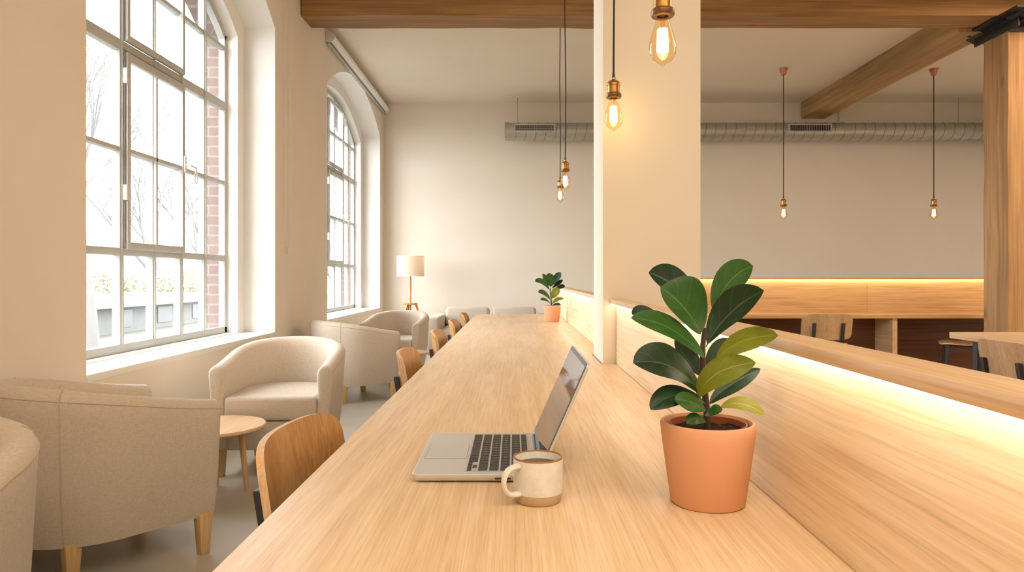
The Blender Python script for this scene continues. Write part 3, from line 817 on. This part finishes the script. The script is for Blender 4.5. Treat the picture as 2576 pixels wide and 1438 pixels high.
# ------------------------------------------------------------------ right bay: long lit desk, small table
DX0, DX1 = 2.02, XR-.05
dk = empty('long_desk', 'long low oak desk under the lit panel on the right', 'desk', (4.5, 7.4, 0))
dz = CAMH - 96*7.2/F; dzb = .04
m = MB(); m.box(DX0-4.5, DX1-4.5, 7.2-7.4, 7.62-7.4, dz-dzb, dz, .002); m.build('desk_top', OAKX, dk)
for px in (2250,):
    xx = (px-VX)/F*7.25
    m = MB(); m.box(xx-.03-4.5, xx+.02-4.5, -.17, .2, 0, dz-dzb); m.build('support_panel', OAKT, dk)
m = MB(); m.box(DX0-4.5+.01, DX0-4.5+.05, -.17, .2, 0, dz-dzb); m.build('support_panel', OAKT, dk)
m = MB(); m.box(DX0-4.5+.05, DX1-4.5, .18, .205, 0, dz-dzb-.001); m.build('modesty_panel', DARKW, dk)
dv = empty('desk_divider', 'warm oak panel with a glowing ledge behind the low desk on the right', 'divider', (4.5, 7.64, 0))
zl = CAMH - 3*7.64/F
seam = (2180-VX)/F*7.64-4.5
m = MB(); m.box(DX0-4.5, seam-.001, -.015, .02, 0, zl-.02, .0012); m.build('panel', OAKX, dv)
m = MB(); m.box(seam+.001, DX1-4.5, -.015, .02, 0, zl-.02, .0012); m.build('panel', OAKX, dv)
m = MB(); m.box(DX0-4.5-.03, DX1-4.5, -.05, .04, zl-.02, zl, .002); m.build('ledge', OAKX, dv)
m = MB(); m.box(DX0-4.5, DX1-4.5, -.044, -.03, zl-.0245, zl-.0202); m.build('led_strip', LED2, dv)

rt = empty('cafe_table', 'oak topped table at the right edge in front of the timber post', 'table', (3.15, 3.45, 0))
m = MB(); m.box(2.633-3.15, .5, -.85, 4.24-3.45, TZ-.036, TZ, .002); m.build('tabletop', OAKT, rt)
for xx in (-.4, .4):
    for yy in (-.75, .7):
        m = MB(); m.box(xx-.02, xx+.02, yy-.02, yy+.02, 0, TZ-.036); m.build('leg', BLACK, rt)

# ------------------------------------------------------------------ plants
PROF = [((i/60)**.5)*((1-i/60)**.72)*(.5+1.1*i/60) for i in range(61)]; PMAX = max(PROF)
def leaf(parent, o, pts, wr, wl, normal, mat, fold=.2, wave=.02, cup=0.0, petiole=.05):
    """pts: base, control, tip (world); wr, wl: half widths right and left of the midrib; normal: the way the upper face looks"""
    b0, b1, b2 = [Vector(p) for p in pts]; nrm = Vector(normal).normalized()
    k = 1/max(.6, abs(nrm.y)); wr *= k; wl *= k
    nv, nu = 26, 12
    me = bpy.data.meshes.new('leaf'); b = bmesh.new(); uvl = b.loops.layers.uv.new('UVMap'); grid = []
    ph = random.random()*6; W = wr+wl
    for j in range(nv+1):
        v = j/nv
        p = b0*(1-v)**2 + b1*2*v*(1-v) + b2*v*v
        t = ((b1-b0)*(1-v) + (b2-b1)*v).normalized()
        side = t.cross(nrm).normalized(); up = side.cross(t).normalized()
        s = max(0, (v-petiole)/(1-petiole))
        w = (s**.5)*((1-s)**.72)*(.5+1.1*s)/PMAX
        row = []
        for i in range(nu+1):
            u = -1+2*i/nu
            h = max(w*(wr if u > 0 else wl), .0009 if v < 1 else .0004)
            off = up*(fold*abs(u)*h - cup*u*u*h + wave*W*math.sin(v*8+ph+(0 if u > 0 else 1.7))*abs(u)**2*w)
            row.append((b.verts.new(p + side*u*h + off - parent.location), (.5+.5*u, v)))
        grid.append(row)
    for j in range(nv):
        for i in range(nu):
            q = [grid[j][i], grid[j][i+1], grid[j+1][i+1], grid[j+1][i]]
            f = b.faces.new([x[0] for x in q]); f.smooth = True
            for lp, x in zip(f.loops, q): lp[uvl].uv = x[1]
    b.to_mesh(me); b.free(); me.materials.append(mat)
    ob = bpy.data.objects.new('leaf', me); link(ob); ob.parent = parent
    return ob

def plant(label, loc, rb, rt_, h, stem, leaves, Yc, conv, group):
    r = empty('potted_plant', label, 'plant', loc, group=group)
    th = .0065*rt_/.07
    m = MB(); m.lathe([(0, .0), (rb-.003, 0), (rb, .003), (rt_*.985, h*.86), (rt_, h-.003), (rt_-.0015, h), (rt_-th+.001, h), (rt_-th, h-.003), (rb-th+.004, .012), (0, .012)], 56)
    m.build('pot', TERRA, r, 50)
    zs_ = h-.0065*rt_/.07; ri = rb+(rt_-rb)*.86-th
    m = MB(); m.lathe([(ri-.006, zs_-.02), (ri-.004, zs_+.004), (ri-.006, zs_+.004), (ri-.0075, zs_-.02)], 40); m.build('nursery_pot', TERRAD, r)
    m = MB(); b = m.bm; nn = 26; R = []
    for j in range(9):
        q = (ri-.007)*j/8
        R.append([b.verts.new((q*math.cos(2*PI*i/nn), q*math.sin(2*PI*i/nn), zs_-.006+.006*noise.noise(Vector((q*math.cos(2*PI*i/nn)*90, q*math.sin(2*PI*i/nn)*90, j)))*rt_/.07)) for i in range(nn if j else 1)])
    for i in range(nn): b.faces.new([R[0][0], R[1][i], R[1][(i+1) % nn]])
    for j in range(1, 8):
        for i in range(nn): b.faces.new([R[j][i], R[j+1][i], R[j+1][(i+1) % nn], R[j][(i+1) % nn]])
    m.build('soil', SOIL, r, 180)
    L = Vector(loc)
    sp = [conv(*p)-L for p in stem]
    m = MB(); k = len(sp)
    m.tube(sp, [(.0056-.0022*i/(k-1))*rt_/.07 for i in range(k)], 10); m.build('stem', STEM, r)
    for lf in leaves: leaf(r, None, [conv(*p) for p in lf[0]], *lf[1:])
    return r
# the big plant: positions read off the photograph, (zx, zy, depth offset) in a close-up of the plant
PYc = 1.046
def cv(zx, zy, dy=0.0): return at(1540+zx/2.054, 620+zy/2.054, PYc+dy)
K = PYc/F/2.054     # metres per close-up px
big_leaves = [
    # (base, control, tip), right and left half width, normal, material, fold, wave, cup, petiole
    ([(457,452,-.004),(400,320,-.035),(250,208,-.025)], 160*K, 58*K, (.1,-1,.3), LEAFM, .1, .015, .1, .0),
    ([(450,340,.02),(350,190,.045),(188,134,.035)], 80*K, 62*K, (0,-.8,.45), LEAFD, .3, .03, .0, .1),
    ([(500,440,.015),(555,150,.035),(728,101,.02)], 60*K, 78*K, (-.4,-.9,0), LEAFM, .12, .02, .1, .2),
    ([(485,518,.01),(585,320,.03),(784,226,-.01)], 55*K, 82*K, (-.45,-.8,.2), LEAFD, .35, .03, .0, .05),
    ([(478,575,-.005),(310,375,-.03),(98,369,-.05)], 55*K, 48*K, (.2,-.85,.45), LEAFM, .25, .02, .1, .0),
    ([(260,380,.0),(150,300,.02),(104,352,.0)], 26*K, 22*K, (0,-.8,.5), LEAFD, .2, .02, .0, .0),
    ([(463,672,.015),(390,600,.035),(322,482,.03)], 62*K, 34*K, (.3,-.9,.2), LEAFD, .2, .02, .0, .0),
    ([(452,752,-.008),(320,560,-.05),(108,601,-.07)], 88*K, 66*K, (.1,-.8,.55), LEAFD, .2, .04, .05, .0),
    ([(482,632,.02),(540,560,.05),(608,474,.06)], 48*K, 50*K, (-.3,-.9,.2), LEAFD, .2, .02, .0, .0),
    ([(490,660,.0),(590,455,-.04),(858,460,-.09)], 52*K, 50*K, (-.3,-.8,.4), LEAFL, .2, .02, .1, .22),
    ([(505,812,.03),(570,720,.05),(766,630,.06)], 46*K, 34*K, (-.4,-.8,.3), LEAFD, .3, .03, .0, .0),
    ([(447,778,-.01),(490,620,-.04),(742,600,-.05)], 62*K, 62*K, (-.2,-.9,.4), LEAFL, .2, .03, .1, .0),
    ([(486,812,-.01),(330,705,-.04),(198,842,-.06)], 46*K, 46*K, (-.05,-.7,.65), LEAFD, .2, .03, .1, .03),
    ([(484,842,-.012),(410,790,-.05),(322,790,-.06)], 40*K, 46*K, (.2,-.85,.5), LEAFM, .2, .02, .1, .0),
    ([(492,900,.0),(610,735,-.01),(788,870,-.02)], 30*K, 32*K, (0,-.7,.65), LEAFY, .2, .03, .1, .28),
    ([(480,872,-.015),(520,845,-.035),(570,842,-.04)], 22*K, 26*K, (0,-.8,.6), LEAFM, .2, .02, .0, .0),
    ([(484,905,-.012),(435,862,-.035),(384,915,-.045)], 26*K, 28*K, (0,-.8,.6), LEAFM, .2, .02, .1, .0),
]
big_stem = [(492,945,0),(490,860,0),(482,780,.002),(474,690,.004),(468,600,.004),(468,520,.006),(474,455,.006),(480,425,.01)]
pc = at(1780, 1262, PYc)
plant('large fiddle leaf fig in a plain terracotta pot, beside the laptop', (pc.x, PYc, TZ), .0545, .0695, .121, big_stem, big_leaves, PYc, cv, 'fiddle leaf figs in terracotta pots')
# the small plant at the far end
SY = 5.22
def cs(zx, zy, dy=0.0): return at(1340+zx/5.135, 640+zy/5.135, SY+dy)
KS = SY/F/5.135
small_leaves = [
    ([(236,420,-.01),(235,340,-.05),(205,240,-.03)], 61*KS, 56*KS, (.1,-1,.3), LEAFM, .15,.02,.1,.04),
    ([(232,415,.0),(180,350,.0),(128,246,-.01)], 33*KS, 31*KS, (.5,-.8,.2), LEAFM, .2,.02,.0,.06),
    ([(262,400,.01),(300,300,.03),(366,232,.02)], 44*KS, 40*KS, (-.5,-.8,.2), LEAFD, .2,.02,.0,.06),
    ([(225,470,-.01),(140,310,-.05),(30,348,-.08)], 37*KS, 34*KS, (.2,-.8,.6), LEAFM, .25,.02,.1,.05),
    ([(245,440,.0),(320,380,.02),(390,325,.02)], 27*KS, 25*KS, (-.4,-.8,.4), LEAFD, .25,.02,.0,.06),
    ([(250,480,.01),(340,410,.03),(418,405,.03)], 28*KS, 26*KS, (-.2,-.8,.5), LEAFD, .2,.02,.0,.2),
    ([(242,570,-.01),(270,480,-.05),(355,445,-.05)], 53*KS, 48*KS, (-.3,-1,.3), LEAFL, .2,.02,.1,.03),
    ([(232,590,-.01),(160,470,-.05),(72,486,-.08)], 34*KS, 31*KS, (.15,-.8,.6), LEAFM, .25,.02,.1,.05),
    ([(235,640,-.01),(170,560,-.05),(100,585,-.08)], 22*KS, 20*KS, (.1,-.7,.7), LEAFM, .25,.02,.1,.05),
    ([(245,645,-.01),(300,560,-.03),(400,572,-.05)], 24*KS, 22*KS, (-.1,-.7,.7), LEAFL, .25,.02,.1,.05),
    ([(250,660,.0),(300,625,-.01),(362,648,-.02)], 16*KS, 14*KS, (0,-.7,.7), LEAFD, .2,.02,.1,.05),
]
sc_ = at(1389, 800, SY)
plant('small fiddle leaf fig in an orange terracotta pot at the far end of the table', (sc_.x, SY, TZ), .052, .0645, .122,
      [(243,690,0),(240,620,0),(236,560,0),(228,490,0),(232,430,.004)], small_leaves, SY, cs, 'fiddle leaf figs in terracotta pots')

# ------------------------------------------------------------------ laptop
lp = empty('laptop', 'open silver laptop with black keys beside the mug', 'laptop', (-.1685, 1.29, TZ))
HD = .1515; BW = .212
def rrect(x0, x1, y0, y1, r, n=5):
    out = []
    for cx, cy, a0 in ((x1-r, y1-r, 0), (x0+r, y1-r, 90), (x0+r, y0+r, 180), (x1-r, y0+r, 270)):
        for i in range(n+1):
            a = math.radians(a0+90*i/n); out.append((cx+r*math.cos(a), cy+r*math.sin(a)))
    return out
m = MB(); b = rrect(0, BW, -HD, HD, .011)
def ins(d): return rrect(d, BW-d, -HD+d, HD-d, max(.002, .011-d))
m.loft([[Vector((x, y, z)) for x, y in ins(d)] for d, z in ((.012, .0012), (.005, .0035), (.001, .0085), (0, .0115), (0, .0142), (.0012, .0152))])
m.build('base', ALU, lp, 30)
ZT = .01525
m = MB(); m.prism(rrect(.0085, .083, -.054, .054, .003), ZT, ZT+.0003); tp = m.build('trackpad', ALUD, lp)
m = MB(); m.prism(rrect(.0095, .082, -.053, .053, .003), ZT+.0003, ZT+.0005); m.build('trackpad_surface', ALU, tp)
m = MB(); m.prism(rrect(.0855, .1965, -.1355, .1355, .003), ZT, ZT+.0002); kb = m.build('keyboard_well', KEYBED, lp)
rows = [(.0965, .0155, [1, 1, 1, 1.25, 5.1, 1.25, 1, 'arrows']),
        (.1150, .0155, [2.25]+[1]*10+[2.25]), (.1335, .0155, [1.75]+[1]*11+[1.75]), (.1520, .0155, [1.5]+[1]*12+[1]),
        (.1705, .0155, [1]*13+[1.5]), (.1862, .0105, [14.5/14]*14)]
legends = [['fn', '', '', '', '', '', '', ''], ['']+list('ZXCVBNM,./')+[''], ['']+list("ASDFGHJKL;'")+[''], ['']+list('QWERTYUIOP[]')+['\\'],
           list('`1234567890-=')+[''], ['']*14]
pit = .263/14.5; gap = .0028
km = MB(); labs = []
for (uc, hh, ws), lg in zip(rows, legends):
    v = -.1315
    for w, ch in zip(ws, lg):
        if w == 'arrows':
            for k in range(3):
                y0 = -(v+k*pit)-gap/2; y1 = y0-pit+gap
                km.box(uc-hh/2, uc-.0006, y1, y0, ZT, ZT+.0014, .0004, 1)
                if k == 1: km.box(uc+.0006, uc+hh/2, y1, y0, ZT, ZT+.0014, .0004, 1)
            continue
        W = w*pit; y0 = -v-gap/2; y1 = -(v+W)+gap/2
        km.box(uc-hh/2, uc+hh/2, y1, y0, ZT, ZT+.0014, .0005, 1)
        if ch: labs.append((ch, uc, (y0+y1)/2))
        v += W
km.build('keyboard', KEY, lp)
tm = MB()
for ch, u, y in labs:
    cu = bpy.data.curves.new('t', 'FONT'); cu.body = ch; cu.size = .0062 if len(ch) == 1 else .004; cu.align_x = 'CENTER'; cu.align_y = 'CENTER'; cu.resolution_u = 2
    to = bpy.data.objects.new('t', cu); link(to)
    me = bpy.data.meshes.new_from_object(to.evaluated_get(bpy.context.evaluated_depsgraph_get()))
    me.transform(Matrix.Translation((u, y, ZT+.00155)) @ Matrix.Rotation(-PI/2, 4, 'Z'))
    tm.bm.from_mesh(me); bpy.data.meshes.remove(me); bpy.data.objects.remove(to); bpy.data.curves.remove(cu)
tm.build('key_legend', LEGEND, lp)
m = MB(); m.box(.136, .162, -HD-.0003, -HD+.001, .0068, .0092); m.build('port_slot', BLACK, lp)
# lid
ang = math.radians(24)
M = Matrix.Translation((BW-.004, 0, .0165)) @ Matrix.Rotation(ang, 4, 'Y')   # local: x thickness, z up along the lid
LH = .196
toM = M @ Matrix(((0,0,1,0),(0,1,0,0),(1,0,0,0),(0,0,0,1)))
m = MB(); m.prism(rrect(.003, LH, -HD, HD, .009), -.0002, .0046, .0009, 2, M=toM); lid = m.build('screen_lid', ALU, lp)
m = MB(); m.prism(rrect(.004, LH-.0012, -HD+.0012, HD-.0012, .008), -.0012, -.0002, M=toM); m.build('bezel', BLACK, lid)
m = MB(); m.prism(rrect(.016, LH-.008, -HD+.007, HD-.007, .004), -.0016, -.0012, M=toM); m.build('display', SCREEN, lid)
m = MB(); m.tube([(BW-.004, -.12, .0150), (BW-.004, .12, .0150)], .0048, 12); m.build('hinge', BLACK, lp)

# ------------------------------------------------------------------ mug
MY = 1.0535
mg = empty('coffee_mug', 'speckled cream stoneware mug of black coffee in front of the laptop', 'mug', ((1353.5-VX)/F*MY, MY, TZ))
R = .0375; Hm = .067
m = MB()
m.lathe([(0, .0), (R*.84, 0), (R*.92, .003), (R*.965, .012), (R*.985, .0155), (R, .024), (R*1.0, Hm-.002), (R*.985, Hm), (R*.955, Hm+.0004), (R*.93, Hm-.002), (R*.9, .012), (R*.8, .007), (0, .007)], 56,
        mats=[1, 1, 1, 1, 0, 0, 2, 2, 2, 0, 0, 0])
m.build('body', [MUGG, MUGB, MUGR], mg, 50)
m = MB(); m.lathe([(0, Hm-.0125), (R*.915, Hm-.0125), (R*.915, Hm-.014), (0, Hm-.014)], 48); m.build('coffee', COFFEE, mg)
hx = Vector((-.80, -.60, 0))
hp = []
for t in range(17):
    a = math.radians(96 - 192*t/16)
    hp.append(hx*(R*.93 + .0265*math.cos(a)**.0*max(0.0, math.cos(a))**.75 if abs(a) < PI/2 else hx*(R*.93)) if False else hx*(R*.94 + .0285*max(0.0, math.cos(a))**.6) + Vector((0, 0, .037 + .0205*math.sin(a))))
m = MB()
rg = []
for i, p in enumerate(hp):
    t = (hp[min(i+1, 16)]-hp[max(i-1, 0)]).normalized(); sd = Vector((0,0,1)).cross(hx).normalized(); n_ = t.cross(sd).normalized()
    w = .0041+.0016*abs(i-8)/8
    rg.append([p + sd*w*1.15*math.cos(2*PI*k/14) + n_*w*.8*math.sin(2*PI*k/14) for k in range(14)])
m.loft(rg); m.build('handle', MUGG, mg, 60)

# ------------------------------------------------------------------ outside the windows
GZ = -.55
EXTG = plain('pale_gravel_ground', srgb(96, 95, 88), .9)
o = MB().box(-60, -2.57, -20, 60, GZ-.2, GZ).build('ground', EXTG); tag(o, 'pale ground outside the windows', 'ground', kind='structure')
BARK = plain('pale_bark', srgb(101, 101, 99), .9)
def tree(x, y, h, r0, seed, label):
    rnd = random.Random(seed)
    root = empty('bare_tree', label, 'tree', (x, y, GZ), group='bare trees outside the windows')
    tr, brs = MB(), MB()
    def grow(mb, p, d, L, r, depth):
        pts = [p.copy()]; rs = [r]; n = 5; q = p.copy(); dd = d.copy()
        for i in range(n):
            dd = (dd + Vector((rnd.uniform(-.16, .16), rnd.uniform(-.16, .16), .05))).normalized(); q = q + dd*L/n
            pts.append(q.copy()); rs.append(max(.006, r*(1-.6*(i+1)/n)))
        mb.tube(pts, rs, 6)
        if depth == 0: return
        k = 7 if depth == 4 else 4
        for i in range(k):
            j = rnd.randint(2, n); t = pts[j]
            s = Vector((rnd.uniform(-1, 1), rnd.uniform(-1, 1), rnd.uniform(.1, .7))).normalized()
            grow(brs, t, (dd*.7+s*.8).normalized(), L*rnd.uniform(.5, .72), rs[j]*.72, depth-1)
    grow(tr, Vector((0, 0, 0)), Vector((0, 0, 1)), h, r0, 4)
    tr.build('trunk', BARK, root); b_ = brs.build('branches', BARK, root); b_['kind'] = 'stuff'
tree(-8.9, 14.8, 4.2, .13, 3, 'pale bare tree with a thick trunk seen in the left column of the nearest window')
tree(-10.4, 20.0, 4.0, .10, 11, 'slim bare tree behind the middle panes of the nearest window')
tree(-14.6, 32.5, 4.6, .12, 21, 'slim bare tree beyond the opening casement of the nearest window')
tree(-8.4, 33.0, 4.0, .12, 31, 'bare tree seen through the far window')
HEDG = plain('dry_hedge', srgb(142, 138, 112), .9, 0, .1, .1, 3)
m = MB()
for i in range(5200):
    y = random.uniform(15.5, 41); hgt = 1.5+.5*noise.noise(Vector((y*.6, 0, 0))) + .25*noise.noise(Vector((y*2.3, 4, 0)))
    c = Vector((-16.5+random.gauss(0, .35), y, GZ+.1+hgt*random.random()**.7))
    d1 = Vector((random.uniform(-1, 1), random.uniform(-1, 1), random.uniform(-1, 1))).normalized(); d2 = d1.orthogonal().normalized()
    r1 = random.uniform(.05, .14); r2 = r1*random.uniform(.35, .7)
    m.face([c-d1*r1, c-d2*r2, c+d1*r1, c+d2*r2])
o = m.build('hedge', HEDG, sharp=None); tag(o, 'yellowish hedge in haze beyond the bare trees outside', 'hedge', kind='stuff')
bd = empty('outbuilding', 'low pale building with a flat roof outside the nearest window', 'building', (-13, 22, GZ))
m = MB(); m.box(-2, 1.6, -6.5, 6, 0, .75); m.build('wall', plain('ext_render', srgb(98, 100, 99), .8), bd)
m = MB(); m.box(-2.3, 2.0, -7.0, 6.4, .75, 1.0, .02); m.build('roof', plain('ext_roof', srgb(118, 118, 115), .8), bd)
for i in range(4):
    m = MB(); m.box(1.601, 1.63, -4.5+i*2.4, -3.6+i*2.4, .15, .65); m.build('window', plain('ext_win%d' % i, srgb(84, 88, 90), .4), bd)

# ------------------------------------------------------------------ light
W = bpy.data.worlds.new('overcast'); bpy.context.scene.world = W; W.use_nodes = True
nt = W.node_tree; bg = nt.nodes['Background']
bg.inputs[0].default_value = (.97, .985, 1.0, 1); bg.inputs[1].default_value = 16.0
for i, (a, b) in enumerate(OPEN):
    L = bpy.data.lights.new('window_portal', 'AREA'); L.shape = 'RECTANGLE'; L.size = b-a; L.size_y = 3.0; L.cycles.is_portal = True
    lo = bpy.data.objects.new('window_portal', L); link(lo); lo.location = (-2.62, (a+b)/2, 2.05); lo.rotation_euler = (PI/2, 0, -PI/2)
def area(name, loc, sx, sy, e, col, rot=(0, 0, 0)):
    L = bpy.data.lights.new(name, 'AREA'); L.shape = 'RECTANGLE'; L.size = sx; L.size_y = sy; L.energy = e; L.color = col
    lo = bpy.data.objects.new(name, L); link(lo); lo.location = loc; lo.rotation_euler = rot; return lo
area('warm_fill_light', (1.2, -1.2, 3.6), 5.0, 2.0, 195, (1, .83, .63))  # unseen warm fill added behind the camera, no fixture there
area('warm_fill_light', (5.2, 4.4, 3.6), 2.0, 3.0, 190, (1, .74, .50))  # second unseen fill, added to brighten and warm the right bay
L = bpy.data.lights.new('lamp_light', 'POINT'); L.energy = 150; L.color = (1, .74, .45); L.shadow_soft_size = .03
lo = bpy.data.objects.new('lamp_light', L); link(lo); lo.parent = fl; lo.location = (0, 0, 1.235)

# ------------------------------------------------------------------ camera
cam = bpy.data.cameras.new('camera'); co = bpy.data.objects.new('camera', cam); link(co)
co.location = (0, 0, CAMH); co.rotation_euler = (PI/2, 0, 0)
cam.sensor_width = 36; cam.lens = F/2576*36
cam.shift_x = -(VX-1288)/2576; cam.shift_y = (VY-719)/2576
cam.clip_start = .05; cam.clip_end = 200
sc = bpy.context.scene; sc.camera = co
sc.view_settings.view_transform = 'Standard'; sc.view_settings.look = 'None'; sc.view_settings.exposure = -.36; sc.view_settings.gamma = 1.1
cy = sc.cycles
cy.use_denoising = True; cy.use_adaptive_sampling = True; cy.time_limit = 720; cy.adaptive_threshold = .06; cy.adaptive_min_samples = 16; cy.max_bounces = 7; cy.diffuse_bounces = 3; cy.use_fast_gi = False; cy.glossy_bounces = 3; cy.transparent_max_bounces = 12; cy.transmission_bounces = 3
cy.caustics_reflective = False; cy.caustics_refractive = False; cy.sample_clamp_indirect = 6
